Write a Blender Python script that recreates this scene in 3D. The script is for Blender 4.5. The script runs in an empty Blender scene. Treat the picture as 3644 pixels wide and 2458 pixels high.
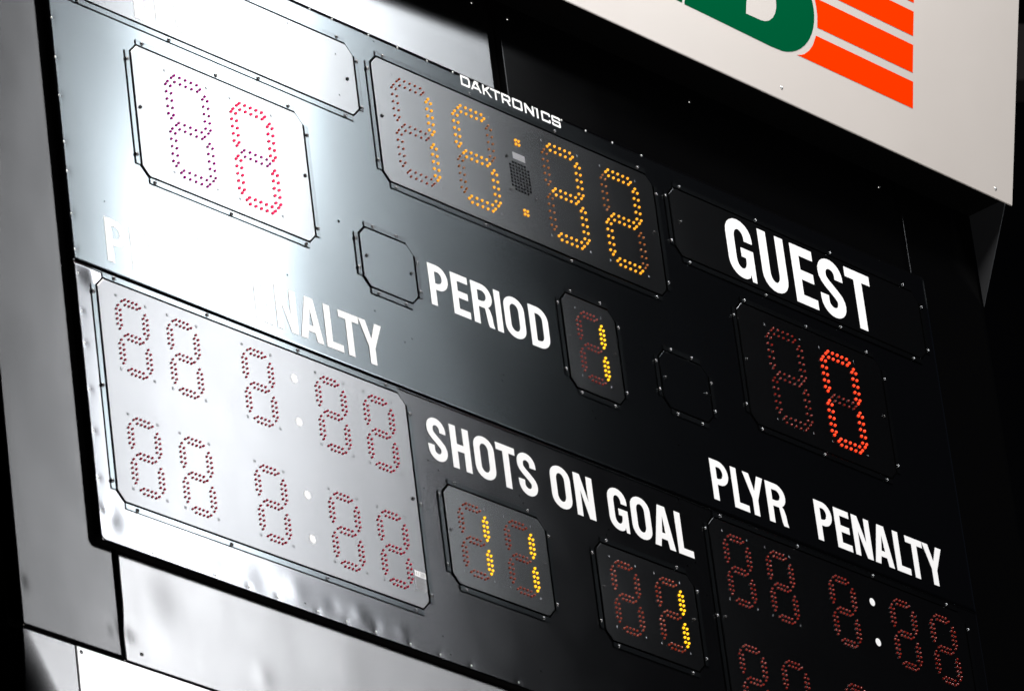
import bpy, bmesh, math, random
from mathutils import Vector, Matrix

random.seed(4)
scene = bpy.context.scene
COL = scene.collection

# ------------------------------------------------------------------ camera
# board coordinates: x to the right, z up, the board's face lies in y = 0 and looks towards -y
cam = bpy.data.cameras.new('camera')
cam_ob = bpy.data.objects.new('camera', cam)
COL.objects.link(cam_ob)
RIGHT = Vector((0.65201986, -0.74937214, -0.11537547))
DOWN = Vector((0.26283093, 0.36612519, -0.89267701))
FWD = Vector((0.71118914, 0.5517189, 0.43567908))
m = Matrix.Identity(4)
for i in range(3):
    m[i][0] = RIGHT[i]; m[i][1] = -DOWN[i]; m[i][2] = -FWD[i]
m.translation = Vector((-13.2948, -11.8, -8.1648))
cam_ob.matrix_world = m
cam.sensor_width = 36.0
cam.sensor_fit = 'HORIZONTAL'
cam.lens = 25609.75 / 3644 * 36
cam.clip_start = 0.5
cam.clip_end = 200
cam.dof.use_dof = True
cam.dof.focus_distance = 22.3
cam.dof.aperture_fstop = 10.0
scene.camera = cam_ob

# ------------------------------------------------------------------ world and lamps
world = bpy.data.worlds.new('World')
scene.world = world
world.use_nodes = True
bg = world.node_tree.nodes['Background']
bg.inputs[0].default_value = (0.6, 0.7, 1.0, 1)
bg.inputs[1].default_value = 0.006

def area(name, loc, target, sx, sy, power, color, spin=0.0):
    l = bpy.data.lights.new(name, 'AREA')
    l.shape = 'RECTANGLE'; l.size = sx; l.size_y = sy
    l.energy = power; l.color = color
    o = bpy.data.objects.new(name, l); COL.objects.link(o)
    o.location = loc
    d = Vector(target) - Vector(loc)
    o.rotation_euler = (d.to_track_quat('-Z', 'Y').to_matrix() @ Matrix.Rotation(spin, 3, 'Z')).to_euler()
    return o
# the arena flood light that mirrors in the left half of the black paint
area('flood_light', (8.85, -7.0, 6.75), (0.68, 0, 0.8), 0.6, 9.0, 720, (0.93, 0.96, 1.0), spin=-0.20)
# the hall light from behind the camera's left that lights lettering and signboard
area('hall_light', (1.8, -2.4, 4.9), (2.6, 0, 1.6), 1.0, 0.8, 250, (1.0, 0.965, 0.93))
# light thrown back up from the pale playing surface below
area('floor_bounce', (0.0, -8.0, -6.0), (2.2, 0, 1.2), 4.0, 3.0, 620, (1.0, 0.97, 0.95))

scene.view_settings.view_transform = 'Standard'
scene.view_settings.look = 'None'
scene.view_settings.gamma = 1.0
scene.view_settings.exposure = 0.0
scene.render.engine = 'CYCLES'
scene.cycles.max_bounces = 5
scene.cycles.glossy_bounces = 3
scene.cycles.diffuse_bounces = 2
scene.cycles.caustics_reflective = False
scene.cycles.caustics_refractive = False
scene.cycles.sample_clamp_indirect = 3.0

# ------------------------------------------------------------------ materials
def mat(name, base, rough=0.5, spec=0.5, metal=0.0, emit=None, estr=0.0,
        rough_var=0.0, rough_scale=3.0, grain=0.0, bump=0.0, bump_scale=2.0, grain_scale=600.0,
        col_var=0.0, col_scale=6.0, coat=0.0, tint=None):
    M = bpy.data.materials.new(name); M.use_nodes = True
    nt = M.node_tree; N = nt.nodes; L = nt.links
    p = N['Principled BSDF']
    p.inputs['Base Color'].default_value = (*base, 1)
    p.inputs['Roughness'].default_value = rough
    p.inputs['Specular IOR Level'].default_value = spec
    p.inputs['Metallic'].default_value = metal
    p.inputs['Coat Weight'].default_value = coat
    if tint: p.inputs['Specular Tint'].default_value = (*tint, 1)
    if emit:
        p.inputs['Emission Color'].default_value = (*emit, 1)
        p.inputs['Emission Strength'].default_value = estr
    tc = N.new('ShaderNodeTexCoord')
    if rough_var:
        n = N.new('ShaderNodeTexNoise'); n.inputs['Scale'].default_value = rough_scale
        n.inputs['Detail'].default_value = 6; n.inputs['Roughness'].default_value = 0.6
        L.new(tc.outputs['Object'], n.inputs['Vector'])
        mr = N.new('ShaderNodeMapRange')
        mr.inputs['From Min'].default_value = 0.3; mr.inputs['From Max'].default_value = 0.7
        mr.inputs['To Min'].default_value = rough - rough_var; mr.inputs['To Max'].default_value = rough + rough_var
        L.new(n.outputs['Fac'], mr.inputs['Value']); L.new(mr.outputs['Result'], p.inputs['Roughness'])
    if col_var:
        n = N.new('ShaderNodeTexNoise'); n.inputs['Scale'].default_value = col_scale
        n.inputs['Detail'].default_value = 5
        L.new(tc.outputs['Object'], n.inputs['Vector'])
        mx = N.new('ShaderNodeMix'); mx.data_type = 'RGBA'
        mx.inputs[6].default_value = (*[c * (1 - col_var) for c in base], 1)
        mx.inputs[7].default_value = (*[min(1, c * (1 + col_var)) for c in base], 1)
        L.new(n.outputs['Fac'], mx.inputs[0]); L.new(mx.outputs[2], p.inputs['Base Color'])
    last = None
    if bump:
        n = N.new('ShaderNodeTexNoise'); n.inputs['Scale'].default_value = bump_scale
        n.inputs['Detail'].default_value = 2
        L.new(tc.outputs['Object'], n.inputs['Vector'])
        b = N.new('ShaderNodeBump'); b.inputs['Strength'].default_value = 1.0
        b.inputs['Distance'].default_value = bump
        L.new(n.outputs['Fac'], b.inputs['Height']); last = b
    if grain:
        n = N.new('ShaderNodeTexNoise'); n.inputs['Scale'].default_value = grain_scale
        n.inputs['Detail'].default_value = 1
        L.new(tc.outputs['Object'], n.inputs['Vector'])
        b = N.new('ShaderNodeBump'); b.inputs['Strength'].default_value = 1.0
        b.inputs['Distance'].default_value = grain
        L.new(n.outputs['Fac'], b.inputs['Height'])
        if last: L.new(last.outputs['Normal'], b.inputs['Normal'])
        last = b
    if last: L.new(last.outputs['Normal'], p.inputs['Normal'])
    return M

def painted(name, base, lobes, tint=(1, 1, 1), var=0.06, scale=3.0, fleck=0.0):
    """dark paint: a diffuse base under one or more glossy lobes (roughness, weight) weighed by Fresnel"""
    M = bpy.data.materials.new(name); M.use_nodes = True
    nt = M.node_tree; N = nt.nodes; L = nt.links
    p = N['Principled BSDF']; out = N['Material Output']
    p.inputs['Base Color'].default_value = (*base, 1); p.inputs['Roughness'].default_value = 0.9
    p.inputs['Specular IOR Level'].default_value = 0.0
    tc = N.new('ShaderNodeTexCoord'); fr = N.new('ShaderNodeFresnel'); fr.inputs['IOR'].default_value = 1.5
    nz = N.new('ShaderNodeTexNoise'); nz.inputs['Scale'].default_value = scale; nz.inputs['Detail'].default_value = 7
    nz.inputs['Roughness'].default_value = 0.62
    L.new(tc.outputs['Object'], nz.inputs['Vector'])
    sm = N.new('ShaderNodeTexNoise'); sm.inputs['Scale'].default_value = scale * 1.7; sm.inputs['Detail'].default_value = 8
    mp = N.new('ShaderNodeMapping'); mp.inputs['Scale'].default_value = (1.0, 1.0, 0.35)
    L.new(tc.outputs['Object'], mp.inputs['Vector']); L.new(mp.outputs['Vector'], sm.inputs['Vector'])
    gm = N.new('ShaderNodeMapRange'); gm.inputs['From Min'].default_value = 0.25; gm.inputs['From Max'].default_value = 0.75
    gm.inputs['To Min'].default_value = 1.0 - var * 1.6; gm.inputs['To Max'].default_value = 1.0 + var * 1.6
    L.new(sm.outputs['Fac'], gm.inputs['Value'])
    last = p.outputs['BSDF']
    for rough, wgt in lobes:
        g = N.new('ShaderNodeBsdfAnisotropic'); g.distribution = 'BECKMANN'
        mr = N.new('ShaderNodeMapRange'); mr.inputs['From Min'].default_value = 0.3; mr.inputs['From Max'].default_value = 0.7
        mr.inputs['To Min'].default_value = rough * (1 - var); mr.inputs['To Max'].default_value = rough * (1 + var)
        L.new(nz.outputs['Fac'], mr.inputs['Value']); L.new(mr.outputs['Result'], g.inputs['Roughness'])
        m1 = N.new('ShaderNodeMath'); m1.operation = 'MULTIPLY'; m1.inputs[1].default_value = wgt
        L.new(fr.outputs['Fac'], m1.inputs[0])
        m2 = N.new('ShaderNodeMath'); m2.operation = 'MULTIPLY'; L.new(m1.outputs[0], m2.inputs[0]); L.new(gm.outputs['Result'], m2.inputs[1])
        vm = N.new('ShaderNodeVectorMath'); vm.operation = 'SCALE'; vm.inputs[0].default_value = tint
        L.new(m2.outputs[0], vm.inputs['Scale']); L.new(vm.outputs['Vector'], g.inputs['Color'])
        ad = N.new('ShaderNodeAddShader'); L.new(last, ad.inputs[0]); L.new(g.outputs['BSDF'], ad.inputs[1]); last = ad.outputs[0]
    L.new(last, out.inputs['Surface'])
    return M

COOL = (0.86, 0.96, 1.0)
PAINT = painted('black_powder_coat', (0.0011, 0.0011, 0.0013), [(0.190, 0.66), (0.105, 0.66), (0.30, 0.012)], COOL, var=0.025)
PAINT_LOW = painted('black_powder_coat_dented', (0.0011, 0.0011, 0.0012), [(0.190, 0.62), (0.105, 0.70), (0.30, 0.012)], (0.96, 0.97, 1.0), var=0.035, scale=6)
PANEL = painted('satin_black_insert', (0.0014, 0.0014, 0.0015), [(0.205, 0.80), (0.12, 0.40), (0.28, 0.04)], (0.97, 0.99, 1.0), var=0.03)
PANEL_LOW = painted('satin_black_insert_wide', (0.0014, 0.0014, 0.0015), [(0.220, 0.90), (0.14, 0.15)], (0.99, 0.99, 1.0), var=0.04)
CLAD = painted('black_cladding_sheet', (0.0011, 0.0011, 0.0012), [(0.255, 1.05), (0.14, 0.22)], (1.0, 0.985, 0.98), var=0.05, scale=5)
CLAD_LEFT = painted('black_cladding_sheet_mottled', (0.0011, 0.0011, 0.0012), [(0.220, 0.40), (0.14, 0.05)], (1.0, 0.985, 0.98), var=0.075, scale=6)  # weaker, more mottled gloss than the sheet below the board
CLAD_TOP = painted('black_cladding_satin', (0.0011, 0.0011, 0.0012), [(0.210, 0.80), (0.12, 0.25)], (0.97, 0.99, 1.0), var=0.04)
CLAD_DARK = painted('black_cladding_shaded', (0.0012, 0.0012, 0.0013), [(0.20, 0.12)], (1, 1, 1), var=0.04)  # gloss cut low, standing in for the shade under the signboard
TAB = painted('black_flange_paint', (0.0012, 0.0012, 0.0013), [(0.185, 0.55), (0.11, 0.5), (0.30, 0.03)], COOL)
MATTE = mat('matte_black_gap', (0.001, 0.001, 0.001), 0.9, 0.0)  # stands in for the shade in the panel grooves; also backs the face seam
SIDE = mat('matte_black_edge', (0.001, 0.001, 0.001), 0.8, 0.05)
VINYL = painted('white_vinyl', (0.80, 0.80, 0.80), [(0.20, 0.30), (0.105, 0.30)], (1.0, 0.96, 0.90), var=0.02)
ZINC = mat('dark_zinc_screw', (0.18, 0.18, 0.18), 0.24, 0.6, metal=1.0)
RIVET = mat('zinc_rivet', (0.45, 0.45, 0.44), 0.3, 0.5, metal=1.0)
HOLE = mat('open_hole', (0.0005, 0.0005, 0.0005), 1.0, 0.0)
KNOB = mat('black_plastic_knob', (0.002, 0.002, 0.002), 0.12, 0.5)
STICKER = mat('white_paper_sticker', (0.85, 0.85, 0.85), 0.6, 0.2)
FOIL = mat('grey_foil_label', (0.20, 0.20, 0.21), 0.4, 0.5)
PRINT = mat('grey_print', (0.12, 0.12, 0.12), 0.6, 0.2)
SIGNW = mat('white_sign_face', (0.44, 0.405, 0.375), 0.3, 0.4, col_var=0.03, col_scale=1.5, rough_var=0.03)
GREEN = mat('green_vinyl', (0.0, 0.070, 0.025), 0.5, 0.0)
ORANGE = mat('orange_vinyl', (0.75, 0.030, 0.0), 0.5, 0.0)
LOWW = painted('pale_sign_border', (0.55, 0.55, 0.55), [(0.22, 0.8), (0.13, .4)], var=.02)
LOWP = painted('white_sign_panel', (0.82, 0.82, 0.82), [(0.22, 0.9), (0.13, .6)], var=.02)
ARENA = mat('dark_hall_wall', (0.006, 0.006, 0.009), 0.8, 0.2, col_var=0.8, col_scale=0.7)
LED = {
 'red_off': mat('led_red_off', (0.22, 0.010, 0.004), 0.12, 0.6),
 'crimson_off': mat('led_crimson_off', (0.50, 0.008, 0.045), 0.2, 0.3),  # unlit red with its colour raised for the weaker light at left
 'red_off_glare': mat('led_red_off_glare', (0.60, 0.0, 0.36), 0.25, 0.15),  # unlit red LEDs with the purple of glare and fringing in their colour
 'orange_off': mat('led_orange_off', (0.30, 0.028, 0.007), 0.12, 0.6),
 'amber_off': mat('led_amber_off', (0.40, 0.11, 0.008), 0.12, 0.6),
 'amber_on': mat('led_amber_on', (0.4, 0.2, 0.01), 0.3, 0.3, emit=(1.0, 0.38, 0.012), estr=1.1),
 'yellow_on': mat('led_yellow_on', (0.4, 0.2, 0.01), 0.3, 0.3, emit=(1.0, 0.54, 0.004), estr=1.35),
 'red_on': mat('led_red_on', (0.4, 0.05, 0.01), 0.3, 0.3, emit=(1.0, 0.032, 0.006), estr=1.5),
 'red_on_glare': mat('led_red_on_glare', (0.4, 0.02, 0.08), 0.3, 0.2, emit=(1.0, 0.015, 0.09), estr=1.0),  # lit red LEDs with the pink cast of the glare in their colour
}

# ------------------------------------------------------------------ mesh helpers (fr = distance in front of the board's face)
def link(name, me, materials, parent=None):
    o = bpy.data.objects.new(name, me); COL.objects.link(o)
    for mm in (materials if isinstance(materials, (list, tuple)) else [materials]):
        me.materials.append(mm)
    if parent: o.parent = parent
    return o

def bm_obj(name, bm, materials, parent=None, smooth=False):
    me = bpy.data.meshes.new(name)
    bmesh.ops.recalc_face_normals(bm, faces=bm.faces)
    bm.to_mesh(me); bm.free()
    if smooth:
        for p in me.polygons: p.use_smooth = True
    return link(name, me, materials, parent)

def plate(bm, poly, back, front, bev=0.0012, wav=None, mi=0):
    """a plate with bevelled front rim; poly = counter-clockwise (x, z) seen from the front"""
    n = len(poly)
    def inset(d):
        out = []
        for i in range(n):
            p0, p1, p2 = [Vector(poly[(i + k) % n]) for k in (-1, 0, 1)]
            e1 = (p1 - p0).normalized(); e2 = (p2 - p1).normalized()
            n1 = Vector((-e1.y, e1.x)); n2 = Vector((-e2.y, e2.x))
            b = (n1 + n2); b = b / max(0.2, b.dot(n1)) if b.length > 1e-6 else n1
            out.append(p1 + b * d)
        return out
    rings = [(0.0, back), (0.0, front - bev), (bev * 0.3, front - bev * 0.3), (bev, front)]
    vs = []
    for d, f in rings:
        vs.append([bm.verts.new((p.x, -f, p.y)) for p in inset(d)])
    fs = []
    for a, b in zip(vs[:-1], vs[1:]):
        for i in range(n):
            fs.append(bm.faces.new((a[i], a[(i + 1) % n], b[(i + 1) % n], b[i])))
    fs.append(bm.faces.new(vs[-1])); fs.append(bm.faces.new(list(reversed(vs[0]))))
    for f in fs: f.material_index = mi
    return fs

def rect(x0, x1, z0, z1): return [(x0, z0), (x1, z0), (x1, z1), (x0, z1)]
def octo(x0, x1, z0, z1, c):
    return [(x0 + c, z0), (x1 - c, z0), (x1, z0 + c), (x1, z1 - c), (x1 - c, z1), (x0 + c, z1), (x0, z1 - c), (x0, z0 + c)]

def dome(bm, x, z, f, r, h, seg=12, rings=4, mi=0, cyl=0.0):
    """a domed cap standing on the plane fr = f"""
    prev = None
    levels = []
    if cyl: levels.append((r, f))
    for i in range(rings):
        a = math.pi / 2 * i / rings
        levels.append((r * math.cos(a), f + cyl + h * math.sin(a)))
    for rr, ff in levels:
        ring = [bm.verts.new((x + rr * math.cos(t * 2 * math.pi / seg), -ff, z + rr * math.sin(t * 2 * math.pi / seg))) for t in range(seg)]
        if prev:
            for i in range(seg):
                bm.faces.new((prev[i], prev[(i + 1) % seg], ring[(i + 1) % seg], ring[i])).material_index = mi
        prev = ring
    top = bm.verts.new((x, -(f + cyl + h), z))
    for i in range(seg):
        bm.faces.new((prev[i], prev[(i + 1) % seg], top)).material_index = mi

def flat_shape(name, loops, front, thick, material, parent=None, place=None):
    """filled flat outline(s) with holes (even-odd), extruded a little; place maps (x, y, h) to the world"""
    cu = bpy.data.curves.new(name, 'CURVE'); cu.dimensions = '2D'; cu.fill_mode = 'BOTH'
    cu.extrude = thick / 2
    for lp in loops:
        s = cu.splines.new('POLY'); s.points.add(len(lp) - 1)
        for p, q in zip(s.points, lp): p.co = (q[0], q[1], 0, 1)
        s.use_cyclic_u = True
    co = bpy.data.objects.new('tmp', cu); COL.objects.link(co)
    dg = bpy.context.evaluated_depsgraph_get(); dg.update()
    me = bpy.data.meshes.new_from_object(co.evaluated_get(dg))
    me.name = name
    bpy.data.objects.remove(co); bpy.data.curves.remove(cu)
    for v in me.vertices:
        x, y, h = v.co.x, v.co.y, v.co.z + thick / 2
        v.co = place(x, y, h) if place else (x, -(front + h), y)
    bm = bmesh.new(); bm.from_mesh(me); bmesh.ops.recalc_face_normals(bm, faces=bm.faces); bm.to_mesh(me); bm.free()
    me.materials.clear()
    return link(name, me, material, parent)

def empty(name, loc, label, cat, group=None):
    o = bpy.data.objects.new(name, None); COL.objects.link(o)
    o.location = loc; o['label'] = label; o['category'] = cat
    if group: o['group'] = group
    return o

def adopt(parent):
    """keep children where they were built although their parent stands elsewhere"""
    inv = Matrix.Translation(-Vector(parent.location))
    for c in parent.children: c.matrix_parent_inverse = inv

# ------------------------------------------------------------------ lettering
def arc(cx, cy, rx, ry, a0, a1, n=10):
    return [(cx + rx * math.cos(math.radians(a0 + (a1 - a0) * i / n)), cy + ry * math.sin(math.radians(a0 + (a1 - a0) * i / n))) for i in range(n + 1)]

T = 0.195   # stem
H = 0.165   # bar
def stroke(pts, ht, hv):
    P = [Vector(p) for p in pts]; Lp, Rp = [], []
    for i, p in enumerate(P):
        d = (P[min(i + 1, len(P) - 1)] - P[max(i - 1, 0)]).normalized()
        n = Vector((-d.y, d.x))
        k = math.hypot(ht * n.x, hv * n.y)
        Lp.append(tuple(p + n * k)); Rp.append(tuple(p - n * k))
    return Lp + Rp[::-1]
def ring(w, ry=0.27, t=T, h=H, ri=0.15):
    o = arc(w / 2, 1 - ry, w / 2, ry, 0, 180) + arc(w / 2, ry, w / 2, ry, 180, 360)
    i = arc(w / 2, 1 - h - ri, w / 2 - t, ri, 0, 180) + arc(w / 2, h + ri, w / 2 - t, ri, 180, 360)
    return [o, i]
def bowl(w, z0, t=T, h=H):
    """outline points of a P or R bowl from its top left round to its lower junction, plus the counter"""
    zc = (1 + z0) / 2; rr = (1 - z0) / 2
    outer = arc(w - 0.33, zc, 0.33, rr, 90, -90, 12)
    inner = [(t, z0 + h * .9), (w - 0.33, z0 + h * .9)] + arc(w - 0.33, zc, 0.33 - t, rr - h * .95, -90, 90, 10) + [(t, 1 - h)]
    return outer, inner
def glyph(c, w):
    if c == 'O': return ring(w)
    if c == 'I': return [[(0, 0), (T, 0), (T, 1), (0, 1)]]
    if c == 'L': return [[(0, 0), (w, 0), (w, H), (T, H), (T, 1), (0, 1)]]
    if c == 'T': return [[(w/2 - T/2, 0), (w/2 + T/2, 0), (w/2 + T/2, 1 - H), (w, 1 - H), (w, 1), (0, 1), (0, 1 - H), (w/2 - T/2, 1 - H)]]
    if c == 'E': return [[(0, 0), (w, 0), (w, H), (T, H), (T, .43), (w * .94, .43), (w * .94, .43 + H), (T, .43 + H), (T, 1 - H), (w, 1 - H), (w, 1), (0, 1)]]
    if c == 'H': return [[(0, 0), (T, 0), (T, .42), (w - T, .42), (w - T, 0), (w, 0), (w, 1), (w - T, 1), (w - T, .42 + H), (T, .42 + H), (T, 1), (0, 1)]]
    if c == 'N': return [[(0, 0), (T * .95, 0), (T * .95, .62), (w - T * 1.05, 0), (w, 0), (w, 1), (w - T * .95, 1), (w - T * .95, .38), (T * 1.05, 1), (0, 1)]]
    if c == 'M': return [[(0, 0), (T, 0), (T, .66), (w/2 - .09, 0), (w/2 + .09, 0), (w - T, .66), (w - T, 0), (w, 0), (w, 1), (w - T * 1.25, 1), (w/2, .36), (T * 1.25, 1), (0, 1)]]
    if c == 'Y': return [[(w/2 - T/2, 0), (w/2 + T/2, 0), (w/2 + T/2, .40), (w, 1), (w - T * 1.08, 1), (w/2, .60), (T * 1.08, 1), (0, 1), (w/2 - T/2, .40)]]
    if c == 'A':
        a = .125
        return [[(0, 0), (T * 1.02, 0), (T * 1.02 + .045, .20), (w - T * 1.02 - .045, .20), (w - T * 1.02, 0), (w, 0), (w/2 + a, 1), (w/2 - a, 1)],
                [(T * 1.02 + .085, .20 + H * .9), (w/2, .76), (w - T * 1.02 - .085, .20 + H * .9)]]
    if c == 'D':
        o = [(0, 0), (w - .36, 0)] + arc(w - .36, .30, .36, .30, -90, 0) + arc(w - .36, .70, .36, .30, 0, 90) + [(0, 1)]
        i = [(T, H), (w - .36, H)] + arc(w - .36, .30, .36 - T, .30 - H, -90, 0) + arc(w - .36, .70, .36 - T, .30 - H, 0, 90) + [(T, 1 - H)]
        return [o, i]
    if c == 'P':
        o, i = bowl(w, .40)
        return [[(0, 0), (T, 0), (T, .40)] + o[::-1] + [(0, 1)], i]
    if c == 'R':
        o, i = bowl(w, .43)
        leg = [(w * .60, .43), (w * .64, .28), (w * .68, .10), (w * .74, 0), (w, 0), (w * .95, .10), (w * .92, .28), (w * .84, .42), (w * .76, .47)]
        o = [p for p in o if not (p[1] < .47)]
        return [[(0, 0), (T, 0), (T, .43)] + leg + o[::-1] + [(0, 1)], i]
    if c == 'U':
        o = [(0, 1)] + arc(w / 2, .27, w / 2, .27, 180, 360) + [(w, 1), (w - T, 1)] + arc(w / 2, H + .15, w / 2 - T, .15, 360, 180) + [(T, 1)]
        return [o]
    if c == 'G':
        o = [(w, .66)] + arc(w / 2, .73, w / 2, .27, 0, 180) + arc(w / 2, .27, w / 2, .27, 180, 285) + [(w * .76, .05), (w * .80, .12), (w * .84, 0), (w, 0), (w, .53), (w * .52, .53), (w * .52, .375), (w - T, .375)]
        o += arc(w / 2, H + .15, w / 2 - T, .15, 360, 180) + arc(w / 2, 1 - H - .15, w / 2 - T, .15, 180, 0) + [(w - T, .66)]
        return [o]
    if c == 'S':
        k = w / .60
        pts = [(.505 * k, .68), (.505 * k, .735)] + arc(.30 * k, .735, .205 * k, .18, 10, 180, 12) + [(.10 * k, .67), (.13 * k, .62), (.20 * k, .555), (.30 * k, .49), (.40 * k, .42), (.475 * k, .355), (.50 * k, .30)] + arc(.30 * k, .262, .205 * k, .18, 0, -180, 12) + [(.095 * k, .35)]
        return [stroke(pts, .098, .083)]
    return []

def caption(text, z0, z1, spots, front, parent, label):
    """text with an (x0, x1) span for every letter"""
    loops = []; hgt = z1 - z0
    for c, (x0, x1) in zip(text, spots):
        for lp in glyph(c, (x1 - x0) / hgt):
            loops.append([(x0 + p[0] * hgt, z0 + p[1] * hgt) for p in lp])
    o = flat_shape('caption', loops, front, 0.0006, VINYL, parent)
    o['label'] = label
    return o

# ------------------------------------------------------------------ the scoreboard
W_, Z_ = 4.12, 2.047
TH = 0.022
board = empty('scoreboard', (2.06, 0.01, 0.0), 'large black hockey scoreboard with white captions and amber and red light digits', 'scoreboard')

def wave(x, z, k=1.0):
    # the slight oil-canning of thin sheet metal
    return k * (0.00055 * math.sin(2.1 * x + 1.3 * z + 0.7) * math.sin(1.7 * z - 0.6 * x + 1.1) + 0.00016 * math.sin(6.3 * x + 2.2 * z) * math.sin(5.1 * z + 1.9 * x + 0.4)
                + 0.00001 * math.sin(17 * x - 9 * z + 2) * math.sin(13 * z + 5 * x))

def sheet_grid(name, x0, x1, z0, z1, front, thick, material, rivets=(), corner=None, nx=160, nz=60, parent=None):
    """a sheet of metal: fine grid with shallow pressed dimples round its rivets; rounded lower left corner on demand"""
    bm = bmesh.new(); V = {}
    def hgt(x, z):
        h = 0.0
        for rx, rz, rd, rh in rivets:
            d2 = ((x - rx) ** 2 + (z - rz) ** 2) / (rd * rd)
            if d2 < 9: h += rh * math.exp(-d2)
        return h + wave(x, z)
    for i in range(nx + 1):
        for j in range(nz + 1):
            x = x0 + (x1 - x0) * i / nx; z = z0 + (z1 - z0) * j / nz
            V[i, j] = bm.verts.new((x, -(front + hgt(x, z)), z))
    for i in range(nx):
        for j in range(nz):
            bm.faces.new((V[i, j], V[i + 1, j], V[i + 1, j + 1], V[i, j + 1])).smooth = True
    # folded rim
    rim = [V[i, 0] for i in range(nx + 1)] + [V[nx, j] for j in range(1, nz + 1)] + [V[i, nz] for i in range(nx - 1, -1, -1)] + [V[0, j] for j in range(nz - 1, 0, -1)]
    back = [bm.verts.new((v.co.x, -(front - thick), v.co.z)) for v in rim]
    k = len(rim)
    for a in range(k):
        b = (a + 1) % k
        bm.faces.new((rim[a], rim[b], back[b], back[a])).material_index = 1
    if corner:
        for v in bm.verts:
            dx, dz = v.co.x - x0, v.co.z - z0
            if dx < corner and dz < corner:
                q = Vector((corner - dx, corner - dz))
                m_ = max(q.x, q.y)
                if q.length > 1e-9 and m_ > 0:
                    q2 = q.normalized() * m_
                    v.co.x = x0 + corner - q2.x; v.co.z = z0 + corner - q2.y
    return bm_obj(name, bm, [material, SIDE], parent)

rim_left_up = [(0.012, z) for z in (1.625, 1.498, 1.376, 1.229, 1.136, 1.003, 0.891)]
rim_left_low = [(0.016, z) for z in (0.818, 0.700, 0.601, 0.460, 0.333, 0.190, 0.093)]
rim_low = [(x, 0.015) for x in (0.208, 0.338, 0.460, 0.596, 0.715, 0.882, 1.003, 1.126, 1.273, 1.403, 1.537, 1.745)]
rim_top = [(x, 2.040) for x in (0.90, 1.03, 1.156, 1.255, 1.417, 1.547, 1.681, 1.799, 1.912, 2.180, 2.305, 2.420, 2.548, 2.689)]
dents = [(x, z, 0.011, -0.00028) for x, z in rim_low] + [(x, z, 0.010, -0.00022) for x, z in rim_left_low]
dents += [(1.06, 0.050, 0.032, 0.0005), (1.13, 0.035, 0.022, -0.0004), (0.95, 0.050, 0.030, -0.0003), (0.80, 0.055, 0.045, 0.0004), (1.24, 0.04, 0.025, 0.0003),
          (0.66, 0.05, 0.05, -0.0003), (0.045, 0.07, 0.040, -0.0006), (0.07, 0.82, 0.030, 0.0010), (0.44, 0.05, 0.05, 0.0005), (0.03, 0.10, 0.022, 0.0005)]
updents = [(x, z, 0.010, -0.0003) for x, z in rim_left_up]
upper = sheet_grid('upper_face', 0.0, W_, 0.8565, Z_, 0.0, TH, PAINT, updents, nx=330, nz=100, parent=board)
lower = sheet_grid('lower_face', 0.0, W_, 0.0, 0.8525, 0.0, TH, PAINT_LOW, dents, corner=0.022, nx=500, nz=110, parent=board)
bm = bmesh.new()
plate(bm, rect(0.0, W_, 0.8535, 0.8555), -TH, -0.0025, 0.0003)
bm_obj('seam', bm, MATTE, board)
bm = bmesh.new()
plate(bm, rect(0.075, W_, 0.8485, 0.8522), 0.0003, 0.0016, 0.0008)
bm_obj('fold_lip', bm, TAB, board)

def rivet(x, z, parent, name='rivet', r=0.0042, h=0.0022, f=0.0, material=None):
    bm = bmesh.new(); dome(bm, 0, 0, 0, r, h, 12, 3)
    o = bm_obj(name, bm, material or RIVET, parent, True)
    o.location = (x, -f, z)
    return o
rv0 = rivet(rim_top[0][0], rim_top[0][1], board)
for x, z in rim_top[1:] + rim_left_up + rim_left_low + rim_low:
    c = rv0.copy(); COL.objects.link(c); c.parent = board
    c.location = (x, 0.0006 if (x, z) in rim_low or (x, z) in rim_left_low else 0, z)

holes = [(1.438, 2.025), (1.041, 1.952), (1.247, 1.917), (1.243, 1.778), (1.175, 1.340), (0.915, 1.085), (1.292, 1.083), (1.447, 1.037), (1.413, 1.016),
         (1.857, 1.038), (1.846, 1.017), (1.494, 0.844), (1.293, 0.863), (1.452, 0.645), (1.495, 0.624), (1.419, 0.547), (0.157, 1.086), (0.536, 1.085),
         (1.874, 0.844), (2.253, 0.844), (1.859, 0.644), (1.873, 0.623), (2.265, 1.037), (2.275, 1.015), (2.672, 1.037), (2.708, 1.017), (2.633, 0.844),
         (1.422, 0.078), (1.448, 0.027), (0.829, 0.027), (2.267, 0.644), (2.252, 0.623), (2.632, 0.623), (2.675, 0.644), (2.709, 0.546), (1.853, 0.078)]
hole0 = None
for x, z in holes:
    if (x, z) in ((1.041, 1.952), (1.247, 1.917), (1.243, 1.778)): continue
    big = (x, z) == (1.175, 1.340)
    if hole0 is None or big:
        bm = bmesh.new(); dome(bm, 0, 0, 0, 0.0048 if big else 0.0026, 0.0003, 10, 2)
        o = bm_obj('rivet_hole', bm, HOLE, board)
        if not big: hole0 = o
    else:
        o = hole0.copy(); COL.objects.link(o); o.parent = board
    o.location = (x, -0.0004, z)

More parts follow.
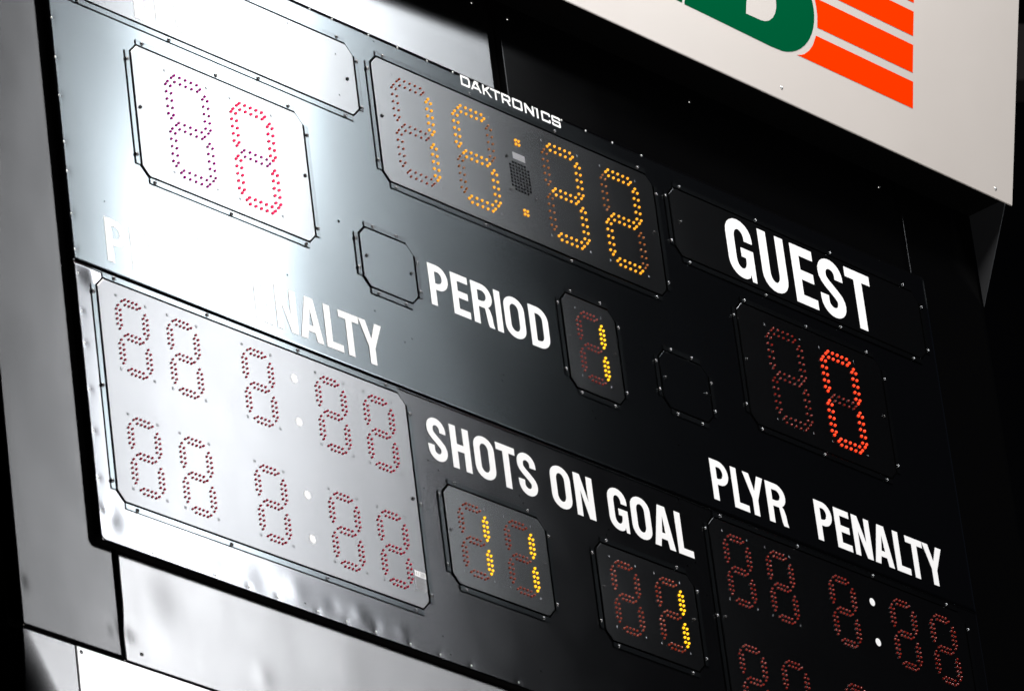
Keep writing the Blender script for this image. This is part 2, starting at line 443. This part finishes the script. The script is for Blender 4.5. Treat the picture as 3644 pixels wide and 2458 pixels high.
# ---- light digits
def seg_sets(kind):
    if kind == 'large':
        a = [(0, 0), (-1.05, -.92), (2.02, 0), (4.04, 0), (6.06, 0), (8.07, 0), (0, -1.78), (1.98, -1.78), (4.0, -1.78), (6.03, -1.78), (8.07, -1.78), (9.1, -.87)]
        f = [(-2.56, -2.35), (-3.45, -3.42), (-1.7, -3.38), (-3.45, -5.42), (-1.7, -5.42), (-3.45, -7.45), (-1.7, -7.45), (-3.45, -9.48), (-1.7, -9.45), (-3.45, -11.49), (-1.68, -11.45), (-2.57, -12.56)]
        b = [(x + 13.12, z) for x, z in f]; dg, dd = -13.04, -26.08
    else:
        a = [(0, 0), (-1.12, -.66), (1.33, 0), (2.68, 0), (4.03, 0), (.02, -1.32), (1.35, -1.32), (2.68, -1.32), (4.0, -1.32), (5.16, -.67)]
        f = [(-2.58, -2.13), (-3.28, -3.25), (-1.94, -3.25), (-3.28, -4.57), (-1.94, -4.57), (-3.28, -5.88), (-1.94, -5.88), (-3.28, -7.22), (-1.94, -7.22), (-2.62, -8.31)]
        b = [(x + 9.2, z) for x, z in f]; dg, dd = -9.11, -18.19
    sh = lambda s, d: [(x, z + d) for x, z in s]
    return {'a': a, 'f': f, 'b': b, 'g': sh(a, dg), 'd': sh(a, dd), 'e': sh(f, dg + 0.0), 'c': sh(b, dg + 0.0)}
U = 0.0118
digit_cache = {}
def led_digit(x, z, kind, lit, off, on, f, parent, label=None):
    key = (kind, lit, off, on)
    if key in digit_cache:
        o = digit_cache[key].copy(); COL.objects.link(o); o.parent = parent
    else:
        bm = bmesh.new()
        for s, pts in seg_sets(kind).items():
            for px, pz in pts:
                if s in lit: dome(bm, px * U, pz * U, 0, 0.0048 if on in ('red_on_glare', 'red_on') else 0.0043, 0.0048, 10, 3, 1, 0.0012)
                else: dome(bm, px * U, pz * U, 0, 0.0042 if off == 'red_off_glare' else 0.0036, 0.0040, 10, 3, 0, 0.0012)
        o = bm_obj('led_digit', bm, [LED[off], LED[on]], parent, True)
        digit_cache[key] = o
    o.location = (x, -f, z)
    if label: o['label'] = label
    return o

screw_me = None
def screw(x, z, f, parent):
    global screw_me
    if screw_me is None:
        bm = bmesh.new()
        dome(bm, 0, 0, 0, 0.0062, 0.0024, 14, 4, 0, 0.0018)
        dome(bm, 0.0, 0.0, 0.0040, 0.0021, 0.0006, 8, 2, 1)
        screw_me = bm_obj('screw', bm, [ZINC, HOLE], parent, True)
        o = screw_me
    else:
        o = screw_me.copy(); COL.objects.link(o); o.parent = parent
    o.location = (x, -f, z)
    o.rotation_euler = (0, random.uniform(0, 6.28), 0)
    return o

knob0 = None
def knob(x, z, f, parent):
    global knob0
    if knob0 is None:
        bm = bmesh.new(); dome(bm, 0, 0, 0, 0.0058, 0.0052, 14, 4, 0, 0.0006)
        knob0 = bm_obj('knob', bm, KNOB, parent, True); o = knob0
    else:
        o = knob0.copy(); COL.objects.link(o); o.parent = parent
    o.location = (x, -f, z); return o

mark0 = {}
def stud_marks(spots, f, parent, m_=None):
    m_ = m_ or PANEL
    for x, z in spots:
        if m_ not in mark0:
            bm = bmesh.new(); dome(bm, 0, 0, 0, 0.0052, 0.0006, 12, 4)
            o = mark0[m_] = bm_obj('weld_mark', bm, m_, parent, True)
        else:
            o = mark0[m_].copy(); COL.objects.link(o); o.parent = parent
        o.location = (x, -f, z)

FP = 0.0040       # how far the inserts stand in front of the board
def panel(name, x0, x1, z0, z1, label, screws_t=(), screws_b=(), screws_l=(), screws_r=(), face=None):
    c = 0.030
    bm = bmesh.new(); plate(bm, octo(x0 + .003, x1 - .003, z0 + .0022, z1 - .0022, c - .002), 0.0006, FP, 0.0017)
    p = bm_obj(name, bm, face or PANEL, board); p['label'] = label
    # dark gap all round: a flat black strip standing in for groove shade
    o_ = octo(x0 - .0045, x1 + .004, z0 - .0025, z1 + .0025, c + .003); i_ = octo(x0 + .012, x1 - .012, z0 + .012, z1 - .012, c)
    g = flat_shape('groove_shade', [o_, i_], 0.0002, 0.0012, MATTE, p)
    w = 0.0165; t0, t1 = 0.0002, 0.0036
    for poly in (rect(x0 + c, x1 - c, z1 + .0025, z1 + .0025 + w), rect(x0 + c, x1 - c, z0 - .0025 - w, z0 - .0025),
                 rect(x0 - .0045 - w, x0 - .0045, z0 + c, z1 - c), rect(x1 + .004, x1 + .004 + w, z0 + c, z1 - c)):
        bm = bmesh.new(); plate(bm, poly, t0, t1, 0.0005); bm_obj('flange', bm, TAB, p)
    for x in screws_t: screw(x, z1 + .0115, t1, p)
    for x in screws_b: screw(x, z0 - .0125, t1, p)
    for z in screws_l: screw(x0 - .0155, z, t1, p)
    for z in screws_r: screw(x1 + .0130, z, t1, p)
    return p

# name plates
hn = panel('name_plate', .059, 1.329, 1.728, 1.969, 'blank name plate above the left score digits, bright with glare',
           [.124, .503, .881, 1.262], [.124, .503, .881, 1.260], [1.924, 1.768], [1.924, 1.768])
knob(1.288, 1.847, FP, hn)
for x, z in ((1.041, 1.952), (1.247, 1.917), (1.243, 1.778)):
    o = hole0.copy(); COL.objects.link(o); o.parent = hn; o.location = (x, -FP - .0004, z)
caption('HOME', 1.744, 1.952, [(.366, .497), (.540, .670), (.712, .882), (.925, 1.032)], FP + .0003, hn, 'white lettering reading HOME')
gn = panel('name_plate', 2.794, 4.065, 1.728, 1.970, 'black name plate above the right score digits, lettered GUEST',
           [2.857, 3.236, 3.613, 3.992], [2.857, 3.234, 3.611, 3.99], [1.926, 1.770], [1.926, 1.770])
knob(2.836, 1.851, FP, gn)
caption('GUEST', 1.744, 1.952, [(3.065, 3.195), (3.233, 3.361), (3.396, 3.507), (3.531, 3.655), (3.674, 3.803)], FP + .0003, gn, 'white lettering reading GUEST')

# scores
hs = panel('digit_panel', .328, 1.060, 1.225, 1.651, 'left score panel, washed out by glare, showing a red 0',
           [.383, .692, 1.001], [.377, .694, 1.012], [1.592, 1.285], [1.589, 1.283])
led_digit(.507, 1.600, 'large', '', 'red_off_glare', 'red_on_glare', FP, hs, 'unlit score digit in the glare')
led_digit(.782, 1.600, 'large', 'abcdef', 'red_off_glare', 'red_on_glare', FP, hs, 'lit pinkish red 0 of the left score')
knob(.347, 1.446, FP, hs); knob(1.042, 1.446, FP, hs)
stud_marks([(a + dx, 1.600 + dz) for a in (.507, .782) for dx, dz in ((-.04, .004), (.136, .004), (-.042, -.325), (.138, -.325))], FP, hs)
gs = panel('digit_panel', 3.063, 3.797, 1.226, 1.650, 'right score panel on black, showing a bright red 0',
           [3.115, 3.423, 3.731], [3.112, 3.423, 3.739], [1.591, 1.283], [1.589, 1.282])
led_digit(3.243, 1.602, 'large', '', 'red_off', 'red_on', FP, gs, 'unlit first digit of the right score')
led_digit(3.518, 1.602, 'large', 'abcdef', 'red_off', 'red_on', FP, gs, 'lit bright red 0 of the right score')
knob(3.082, 1.448, FP, gs); knob(3.774, 1.447, FP, gs)
stud_marks([(a + dx, 1.600 + dz) for a in (3.243, 3.518) for dx, dz in ((-.04, .004), (.136, .004), (-.042, -.325), (.138, -.325))], FP, gs)

# clock
ck = panel('digit_panel', 1.404, 2.720, 1.550, 1.973, 'wide clock panel with amber digits 15:32',
           [1.467, 1.862, 2.259, 2.654], [1.456, 1.860, 2.257, 2.662], [1.916, 1.608], [1.916, 1.608])
led_digit(1.531, 1.926, 'large', 'bc', 'orange_off', 'amber_on', FP, ck, 'amber 1, first clock digit')
led_digit(1.807, 1.926, 'large', 'afgcd', 'amber_off', 'amber_on', FP, ck, 'amber 5, second clock digit')
led_digit(2.221, 1.927, 'large', 'abgcd', 'amber_off', 'amber_on', FP, ck, 'amber 3, third clock digit')
led_digit(2.498, 1.927, 'large', 'abged', 'amber_off', 'amber_on', FP, ck, 'amber 2, last clock digit')
for z in (1.888, 1.648):
    bm = bmesh.new()
    for dx in (0, .0145):
        for dz in (0, -.0135): dome(bm, 2.055 + dx, z + dz, FP, 0.0044, 0.0050, 10, 3, 0, 0.0012)
    bm_obj('colon_dot', bm, LED['amber_on'], ck, True)
for x, z in ((1.430, 1.770), (2.696, 1.772), (2.004, 1.819), (2.120, 1.819), (2.004, 1.704), (2.120, 1.704)): knob(x, z, FP, ck)
stud_marks([(a + dx, 1.926 + dz) for a in (1.531, 1.807, 2.221, 2.498) for dx, dz in ((-.036, .004), (.134, .004), (-.044, -.325), (.139, -.325))], FP, ck)
# horn grille: a thin punched plate with square openings
bm = bmesh.new()
rows = 9
for r in range(rows):
    zc = 1.8055 - r * 0.01165
    cols = range(7) if 0 < r < rows - 1 else range(1, 6)
    for q in cols:
        xc = 2.0155 + q * 0.0140
        plate(bm, [(xc - .0040, zc - .0036), (xc + .0040, zc - .0036), (xc + .0040, zc + .0036), (xc - .0040, zc + .0036)], FP + .0001, FP + .0005, 0.0001, mi=0)
bm_obj('horn_grille', bm, HOLE, ck)
bm = bmesh.new()
for r in range(rows):
    zc = 1.8055 - r * 0.01165
    cols = range(7) if 0 < r < rows - 1 else range(1, 6)
    for q in cols:
        xc = 2.0155 + q * 0.0140
        plate(bm, rect(xc + .0040, xc + .0052, zc - .0040, zc + .0036), FP + .0001, FP + .0009, 0.0004)
bm_obj('grille_rims', bm, TAB, ck)
bm = bmesh.new(); plate(bm, rect(2.034, 2.0905, 1.821, 1.8425), FP + .0001, FP + .0006, .0002); st = bm_obj('foil_label', bm, FOIL, ck)
bm = bmesh.new()
for r in range(5):
    x = 2.037
    while x < 2.085:
        w = random.uniform(.003, .008)
        plate(bm, rect(x, min(x + w, 2.088), 1.8235 + r * .0036, 1.8247 + r * .0036), FP + .0007, FP + .0009, .00005); x += w + .0015
bm_obj('label_print', bm, PRINT, ck)

# period digit and blank plates
pd = panel('digit_panel', 2.176, 2.433, 1.095, 1.416, 'narrow panel right of PERIOD showing a yellow 1',
           [2.230, 2.369], [2.222, 2.378], [1.368, 1.145], [1.367, 1.146])
led_digit(2.280, 1.371, 'small', 'bc', 'red_off', 'yellow_on', FP, pd, 'yellow 1 of the period digit')
knob(2.197, 1.266, FP, pd); knob(2.410, 1.266, FP, pd)
stud_marks([(2.280 + dx, 1.371 + dz) for dx, dz in ((-.036, .005), (.084, .004), (-.043, -.226), (.092, -.226))], FP, pd)
for (x0, x1, kx, lb) in ((1.256, 1.499, (1.280, 1.476), 'small blank cover plate left of PERIOD'), (2.627, 2.867, (2.647, 2.844), 'small blank cover plate below the right end of the clock')):
    b_ = panel('cover_plate', x0, x1, 1.157, 1.355, lb, [x0 + .068, x1 - .071], [x0 + .060, x1 - .062], [1.304, 1.208], [1.304, 1.208], face=PAINT)
    for k in kx: knob(k, 1.258, FP, b_)

# shots on goal
s1 = panel('digit_panel', 1.497, 1.956, .268, .587, 'left shots on goal panel showing a yellow 11',
           [1.558, 1.884], [1.553, 1.896], [.541, .319], [.539, .318])
for x in (1.597, 1.803): led_digit(x, .5445, 'small', 'bc', 'orange_off', 'yellow_on', FP, s1, 'yellow 1 of the left shots count')
knob(1.515, .439, FP, s1); knob(1.934, .438, FP, s1)
s2 = panel('digit_panel', 2.183, 2.646, .266, .587, 'right shots on goal panel showing a single yellow 1',
           [2.242, 2.572], [2.238, 2.582], [.539, .318], [.541, .320])
led_digit(2.285, .543, 'small', '', 'orange_off', 'yellow_on', FP, s2, 'unlit digit of the right shots count')
led_digit(2.493, .543, 'small', 'bc', 'orange_off', 'yellow_on', FP, s2, 'yellow 1 of the right shots count')
knob(2.202, .438, FP, s2); knob(2.622, .439, FP, s2)
for p_, xs in ((s1, (1.597, 1.803)), (s2, (2.285, 2.493))):
    stud_marks([(x + dx, .544 + dz) for x in xs for dx, dz in ((-.036, .005), (.084, .004), (-.043, -.226), (.092, -.226))], FP, p_)

# penalty panels
hp = panel('digit_panel', .084, 1.378, .142, .831, 'left penalty panel under glare with two rows of unlit digits',
           [.159, .539, .919, 1.298], [.159, .538, .934, 1.313], [.777, .487, .196], [.775, .485, .196], face=PANEL_LOW)
gp = panel('digit_panel', 2.759, 4.044, .142, .827, 'right penalty panel in the dark with two rows of unlit digits',
           [2.828, 3.206, 3.582, 3.958], [], [.775, .485], [.777, .485])
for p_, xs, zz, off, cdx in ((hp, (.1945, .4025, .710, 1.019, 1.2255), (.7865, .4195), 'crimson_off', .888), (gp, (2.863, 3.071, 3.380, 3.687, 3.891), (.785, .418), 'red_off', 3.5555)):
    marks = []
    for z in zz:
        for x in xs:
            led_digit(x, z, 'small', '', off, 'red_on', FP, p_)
            marks += [(x + dx, z + dz) for dx, dz in ((-.035, .005), (.084, .004), (-.043, -.226), (.092, -.226))]
        for dz in (-.043, -.180):
            cx, cz = cdx, z + dz
            lp = [(cx + .0132 * math.cos(i * math.pi / 14), cz + .0132 * math.sin(i * math.pi / 14)) for i in range(28)]
            flat_shape('colon_dot', [lp], FP + .0003, .0005, VINYL, p_)
    stud_marks(marks if p_ is hp else marks[:8], FP, p_, PANEL_LOW if p_ is hp else PANEL)
knob(1.357, .494, FP, hp); knob(4.020, .490, FP, gp); knob(2.782, .490, FP, gp)
# rating stickers at the lower right of the left penalty panel
bm = bmesh.new(); plate(bm, rect(1.3245, 1.3725, .242, .2605), FP + .0001, FP + .0005, .0002); bm_obj('sticker', bm, STICKER, hp)['label'] = 'white sticker with the letters CE'
loops = []
for cx in (1.3320, 1.3400):
    loops.append(arc(cx + .002, .2515, .0030, .0052, 80, 280, 8) + arc(cx + .002, .2515, .0018, .0040, 280, 80, 8))
flat_shape('label_print', loops, FP + .0006, .0002, PRINT, hp)
bm = bmesh.new()
for k in range(6): plate(bm, rect(1.3490, 1.3690, .2445 + k * .0024, .2453 + k * .0024), FP + .0006, FP + .0008, .00005)
bm_obj('label_print', bm, PRINT, hp)
bm = bmesh.new(); plate(bm, rect(1.3215, 1.3715, .201, .2415), FP + .0001, FP + .0004, .0002); bm_obj('foil_label', bm, FOIL, hp)
bm = bmesh.new()
for k in range(9):
    plate(bm, rect(1.3240 + random.uniform(0, .004), 1.3690 - random.uniform(0, .012), .2035 + k * .0042, .2050 + k * .0042), FP + .0005, FP + .0007, .00005)
bm_obj('label_print', bm, PRINT, hp)

# captions on the faces
FC = 0.0004
caption('PERIOD', 1.1855, 1.3235, [(1.560, 1.646), (1.662, 1.737), (1.753, 1.845), (1.858, 1.885), (1.899, 1.993), (2.016, 2.103)], FC, board, 'white lettering reading PERIOD')
pen = [(3.327, 3.411), (3.4255, 3.500), (3.515, 3.603), (3.614, 3.711), (3.7245, 3.797), (3.788, 3.875), (3.877, 3.976)]
ply = [(2.815, 2.900), (2.9165, 2.989), (2.976, 3.074), (3.086, 3.180)]
caption('PENALTY', .898, 1.036, pen, FC, board, 'white lettering reading PENALTY on the right')
caption('PLYR', .896, 1.0345, ply, FC, board, 'white lettering reading PLYR on the right')
caption('PENALTY', .898, 1.036, [(a - 2.667, b - 2.667) for a, b in pen], FC, board, 'lettering reading PENALTY fading into the glare')
caption('PLYR', .898, 1.036, [(a - 2.668, b - 2.668) for a, b in ply], FC, board, 'lettering reading PLYR fading into the glare')
caption('SHOTSONGOAL', .656, .796, [(1.464, 1.546), (1.5675, 1.652), (1.671, 1.763), (1.774, 1.859), (1.867, 1.950), (2.016, 2.108), (2.127, 2.2125),
        (2.280, 2.369), (2.387, 2.479), (2.488, 2.585), (2.599, 2.672)], FC, board, 'white lettering reading SHOTS ON GOAL')

# the maker's mark on the top rim
def mark(c, w):
    t = .20; h = .19
    if c == 'D': return [[(0, 0), (w - .2, 0), (w - .06, .07), (w, .25), (w, .75), (w - .06, .93), (w - .2, 1), (0, 1)], [(t, h), (w - .28, h), (w - t, .3), (w - t, .7), (w - .28, 1 - h), (t, 1 - h)]]
    if c == 'A': return [[(0, 0), (.22, 0), (.31, .2), (w - .31, .2), (w - .22, 0), (w, 0), (w/2 + .14, 1), (w/2 - .14, 1)], [(.40, .38), (w/2, .76), (w - .40, .38)]]
    if c == 'K': return [[(0, 0), (t, 0), (t, .36), (.40, .50), (w - .26, 0), (w, 0), (.56, .56), (w - .20, 1), (w - .46, 1), (t, .60), (t, 1), (0, 1)]]
    if c == 'T': return [[(w/2 - t/2, 0), (w/2 + t/2, 0), (w/2 + t/2, 1 - h), (w, 1 - h), (w, 1), (0, 1), (0, 1 - h), (w/2 - t/2, 1 - h)]]
    if c == 'R': return [[(0, 0), (t, 0), (t, .34), (w * .55, .34), (w - .25, 0), (w, 0), (w * .78, .36), (w - .03, .46), (w, .58), (w, .82), (w - .05, .96), (w - .16, 1), (0, 1)], [(t, .52), (w - t, .52), (w - t, 1 - h), (t, 1 - h)]]
    if c == 'O': return [[(.08, 0), (w - .08, 0), (w, .09), (w, .91), (w - .08, 1), (.08, 1), (0, .91), (0, .09)], [(t, h), (t, 1 - h), (w - t, 1 - h), (w - t, h)]]
    if c == 'N': return [[(0, 0), (t, 0), (t, .66), (w - t, 0), (w, 0), (w, 1), (w - t, 1), (w - t, .34), (t, 1), (0, 1)]]
    if c == 'I': return [[(0, 0), (w, 0), (w, 1), (0, 1)]]
    if c == 'C': return [[(.08, 0), (w - .08, 0), (w, .09), (w, .34), (w - t, .34), (w - t, h), (t, h), (t, 1 - h), (w - t, 1 - h), (w - t, .68), (w, .68), (w, .91), (w - .08, 1), (.08, 1), (0, .91), (0, .09)]]
    if c == 'S': return [[(.0, .3), (0, .09), (.08, 0), (w - .08, 0), (w, .09), (w, .5), (w - .08, .59), (t, .59), (t, 1 - h), (w - t, 1 - h), (w - t, .72), (w, .72), (w, .91), (w - .08, 1), (.08, 1), (0, .91), (0, .50), (.08, .41), (w - t, .41), (w - t, h), (t, h), (t, .3)]]
loops = []
for c, x0, x1 in (('D', 1.8315, 1.874), ('A', 1.877, 1.926), ('K', 1.933, 1.975), ('T', 1.971, 2.016), ('R', 2.021, 2.062), ('O', 2.071, 2.117),
                  ('N', 2.1285, 2.171), ('I', 2.1845, 2.192), ('C', 2.207, 2.2485), ('S', 2.256, 2.2965)):
    hh = .0345
    for lp in mark(c, (x1 - x0) / hh): loops.append([(x0 + p[0] * hh, 2.0085 + p[1] * hh) for p in lp])
flat_shape('maker_lettering', loops, FC, .0006, VINYL, board)['label'] = 'small square white lettering reading DAKTRONICS'
adopt(board)

# ------------------------------------------------------------------ the cladding behind and below
def sheet_thing(name, label, cat, x0, x1, z0, z1, front, thick, material, dn=(), nx=60, nz=60, yaw=0.0, group=None):
    o = sheet_grid(name, x0, x1, z0, z1, front, thick, material, dn, nx=nx, nz=nz)
    o['label'] = label; o['category'] = cat
    if group: o['group'] = group
    if yaw:
        piv = Vector((x1, -front, 0)); o.matrix_world = Matrix.Translation(piv) @ Matrix.Rotation(yaw, 4, 'Z') @ Matrix.Translation(-piv)
    return o
FB = -TH
G = 'black cladding sheets behind the scoreboard'
sheet_thing('cladding_sheet', 'grey lit cladding sheet running down the left side of the scoreboard', 'cladding', -.318, .067, -.329, 3.2, FB, .004, CLAD_LEFT,
            [(.050, -.250, .030, -.0016), (-.31, -.2, .02, -.0008), ], nx=60, nz=300, group=G)
low_sheet = sheet_thing('cladding_sheet', 'cladding sheet under the lower edge of the scoreboard, glaring white at its left', 'cladding', .080, 4.475, -.334, .20, FB - .001, .004, CLAD,
            [(.090, -.255, .028, -.0016), (.64, -.235, .035, .0007), (.20, -.12, .10, -.0022), (1.0, -.1, .12, .0008)], nx=300, nz=60, group=G)
sheet_thing('cladding_sheet', 'cladding sheet above the clock, left of the short upright seam', 'cladding', .080, 2.0537, 1.95, 3.2, FB - .001, .004, CLAD_TOP, nx=60, nz=40, yaw=-.022, group=G)
sheet_thing('cladding_sheet', 'black cladding sheet below the signboard, between two upright seams', 'cladding', 2.054, 4.074, 1.95, 3.2, FB + .0015, .006, CLAD_DARK, nx=60, nz=40, group=G)
sheet_thing('cladding_sheet', 'narrow black cladding sheet at the right end beneath the signboard corner', 'cladding', 4.0745, 4.475, .205, 3.2, FB - .001, .004, CLAD_DARK, nx=20, nz=60, group=G)
for v in low_sheet.data.vertices:                       # its left edge bends over to meet the neighbour further down
    k = max(0.0, 1 - (v.co.x - .08) / .06); t_ = min(1.0, max(0.0, (-.14 - v.co.z) / .12))
    v.co.x -= .0115 * k * t_ * t_ * (3 - 2 * t_)
# the body the sheets are screwed to
bm = bmesh.new(); plate(bm, rect(-.310, 4.470, -.32, 3.2), -.30, FB - .06, .002)
o = bm_obj('scoreboard_housing', bm, SIDE); o['label'] = 'deep black housing box carrying scoreboard, cladding and signboard'; o['category'] = 'housing'
for i, (x, z) in enumerate(((1.962, 2.347), (2.129, 2.346), (3.009, 2.345), (3.980, 2.347), (1.545, 2.347), (3.43, 2.346))):
    if i > 3: continue
    r_ = rivet(x, z, None, 'cladding_screw', .0075, .004, -FB * -1 + .0012, RIVET)
    r_['label'] = ('screw in the dark strip above the seam, left one of the close pair', 'screw in the dark strip above the seam, right one of the close pair',
                   'screw in the dark strip under the middle of the signboard', 'screw in the dark strip near the right end of the signboard')[i]
    r_['category'] = 'screw'; r_['group'] = 'screws along the dark strip under the signboard'

# lower left: curved corner sheet and the pale lower signboard
bm = bmesh.new(); V = {}
for i in range(41):
    for j in range(41):
        x = -.318 + .200 * i / 40; z = -.335 - .665 * j / 40
        fold = -.300 + .62 * min(.30, -.335 - z)          # the bend runs slanting downwards
        d = max(0.0, fold - x)
        V[i, j] = bm.verts.new((x, -(FB - .004) + .42 * d * d + .03 * d, z))
for i in range(40):
    for j in range(40): bm.faces.new((V[i, j], V[i + 1, j], V[i + 1, j + 1], V[i, j + 1])).smooth = True
side = [V[0, j] for j in range(41)]; sb = [bm.verts.new((v.co.x, v.co.y + .12, v.co.z)) for v in side]
for j in range(40): bm.faces.new((side[j], side[j + 1], sb[j + 1], sb[j])).material_index = 1
o = bm_obj('corner_sheet', bm, [CLAD, SIDE]); o['label'] = 'curved metal corner sheet below the left cladding, fading from white to black'; o['category'] = 'cladding'
ls = empty('lower_signboard', (2.0, .02, -1.0), 'pale signboard at the lower left below the cladding, washed out by glare', 'signboard')
bm = bmesh.new(); plate(bm, rect(-.112, 4.475, -1.0, -.3345), FB - .02, FB - .002, .0015); bm_obj('border', bm, LOWW, ls)
lp = [(4.44, -.97), (4.44, -.362)] + arc(-.083 + .05, -.362 - .05, .05, .05, 90, 180, 10) + [(-.083, -.97)]
flat_shape('face', [lp[::-1]], FB - .0018, .0010, LOWP, ls)
for x, z in ((-.095, -.349),): rivet(x, z, ls, 'screw', .0065, .003, FB - .002, ZINC)
adopt(ls)
s_ = rivet(.147, -.294, None, 'cladding_screw', .0065, .003, FB + .0, ZINC)
s_['label'] = 'single screw in the glaring sheet below the lower left corner of the scoreboard'; s_['category'] = 'screw'

# ------------------------------------------------------------------ signboard
A0 = Vector((0, -.153, 2.3565)); tl = math.radians(12.7)
UP = Vector((0, -math.sin(tl), math.cos(tl))); NR = Vector((0, -math.cos(tl), -math.sin(tl)))
def on_sign(x, t, h): return Vector((x, 0, 0)) + A0 + UP * t + NR * h
sign = empty('signboard', (2.1, -.10, 2.3565), 'white signboard leaning out above the scoreboard with green letters and orange stripes', 'signboard')
bm = bmesh.new()
c8 = [bm.verts.new(on_sign(x, t, h)) for h in (0, -.006) for x, t in ((-.32, 0), (4.475, 0), (4.475, 1.0), (-.32, 1.0))]
for q in ((0, 1, 2, 3), (7, 6, 5, 4), (0, 4, 5, 1), (1, 5, 6, 2), (2, 6, 7, 3), (3, 7, 4, 0)): bm.faces.new([c8[k] for k in q])
bmesh.ops.bevel(bm, geom=list(bm.edges), offset=.002, segments=2, affect='EDGES')
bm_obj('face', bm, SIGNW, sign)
def sticker(name, loops, m_, label=None):
    o = flat_shape(name, loops, 0, .0008, m_, sign, place=lambda x, y, h: on_sign(x, y, h + .0003))
    if label: o['label'] = label
    return o
sticker('letter', [[(2.52, .168), (2.753, .168), (2.753, .78), (2.52, .78)]], GREEN, 'green upright stroke of the first letter')
Bo = [(2.766, .1665), (3.20, .1605)] + arc(3.225, .315, .182, .1545, -80, 30, 14) + [(3.36, .430), (3.352, .455)] + arc(3.205, .610, .175, .17, -30, 85, 12) + [(2.766, .78)]
Bi1 = [(3.066, .230), (3.140, .231)] + arc(3.140, .300, .076, .069, -90, 90, 10) + [(3.066, .369)]
Bi2 = [(3.066, .53), (3.130, .53)] + arc(3.130, .60, .07, .07, -90, 90, 10) + [(3.066, .67)]
sticker('letter', [Bo, Bi1, Bi2], GREEN, 'large green letter B')
sticker('stripe', [[(3.330, .173), (3.930, .174), (3.926, .265), (3.420, .266), (3.406, .229), (3.388, .205), (3.366, .187), (3.350, .179)]], ORANGE, 'lowest orange stripe')
sticker('stripe', [[(3.425, .295), (3.922, .295), (3.919, .390), (3.404, .391), (3.415, .364), (3.423, .333)]], ORANGE, 'second orange stripe from below')
sticker('stripe', [[(3.384, .421), (3.917, .420), (3.915, .504), (3.392, .505), (3.378, .465)]], ORANGE, 'third orange stripe from below')
sticker('stripe', [[(3.402, .534), (3.914, .534), (3.912, .618), (3.405, .620), (3.410, .58)]], ORANGE, 'fourth orange stripe from below')
sticker('stripe', [[(3.395, .650), (3.910, .650), (3.908, .735), (3.330, .737), (3.370, .70)]], ORANGE, 'topmost orange stripe')
for x, t in ((3.260, .041), (4.381, .033), (2.14, .041), (1.02, .041)):
    bm = bmesh.new(); dome(bm, 0, 0, 0, .0065, .003, 12, 3)
    o = bm_obj('screw', bm, RIVET, sign, True); o.location = on_sign(x, t, 0); o.rotation_euler = (-tl * -1, 0, 0)
# inner frame and the end cheek, black
bm = bmesh.new()
pts = [(-.0215, 2.058), (-.0215, 3.30), (.118 + .20, 3.30), (.123, 2.372)]
va = [bm.verts.new((4.475, -f, z)) for f, z in pts]; vb = [bm.verts.new((4.478, -f, z)) for f, z in pts]
bm.faces.new(va[::-1]); bm.faces.new(vb)
for i in range(4): bm.faces.new((va[i], va[(i + 1) % 4], vb[(i + 1) % 4], vb[i]))
CHEEK = mat('dark_cheek_paint', (0.019, 0.020, 0.022), .55, .4, grain=.00004)
bm_obj('end_cheek', bm, CHEEK, sign)
bm = bmesh.new(); plate(bm, rect(-.318, 4.475, 2.3935, 2.3965), FB, .118, .0005); bm_obj('soffit', bm, SIDE, sign)
adopt(sign)

# ------------------------------------------------------------------ the dark hall behind
bm = bmesh.new(); plate(bm, rect(-20, 40, -20, 30), -9.2, -9.0, .01)
w_ = bm_obj('hall_wall', bm, ARENA); w_['kind'] = 'structure'
bm = bmesh.new(); plate(bm, [(7.0, 6.35), (22.0, 11.35), (22.0, 11.68), (7.0, 6.68)], -6.3, -6.0, .01)
BEAM = mat('grey_steel_beam', (0.10, 0.085, 0.08), .6, .3, col_var=.3, col_scale=1.0)
o = bm_obj('roof_beam', bm, BEAM); o['label'] = 'dim grey roof beam far behind the right edge of the signboard'; o['category'] = 'beam'
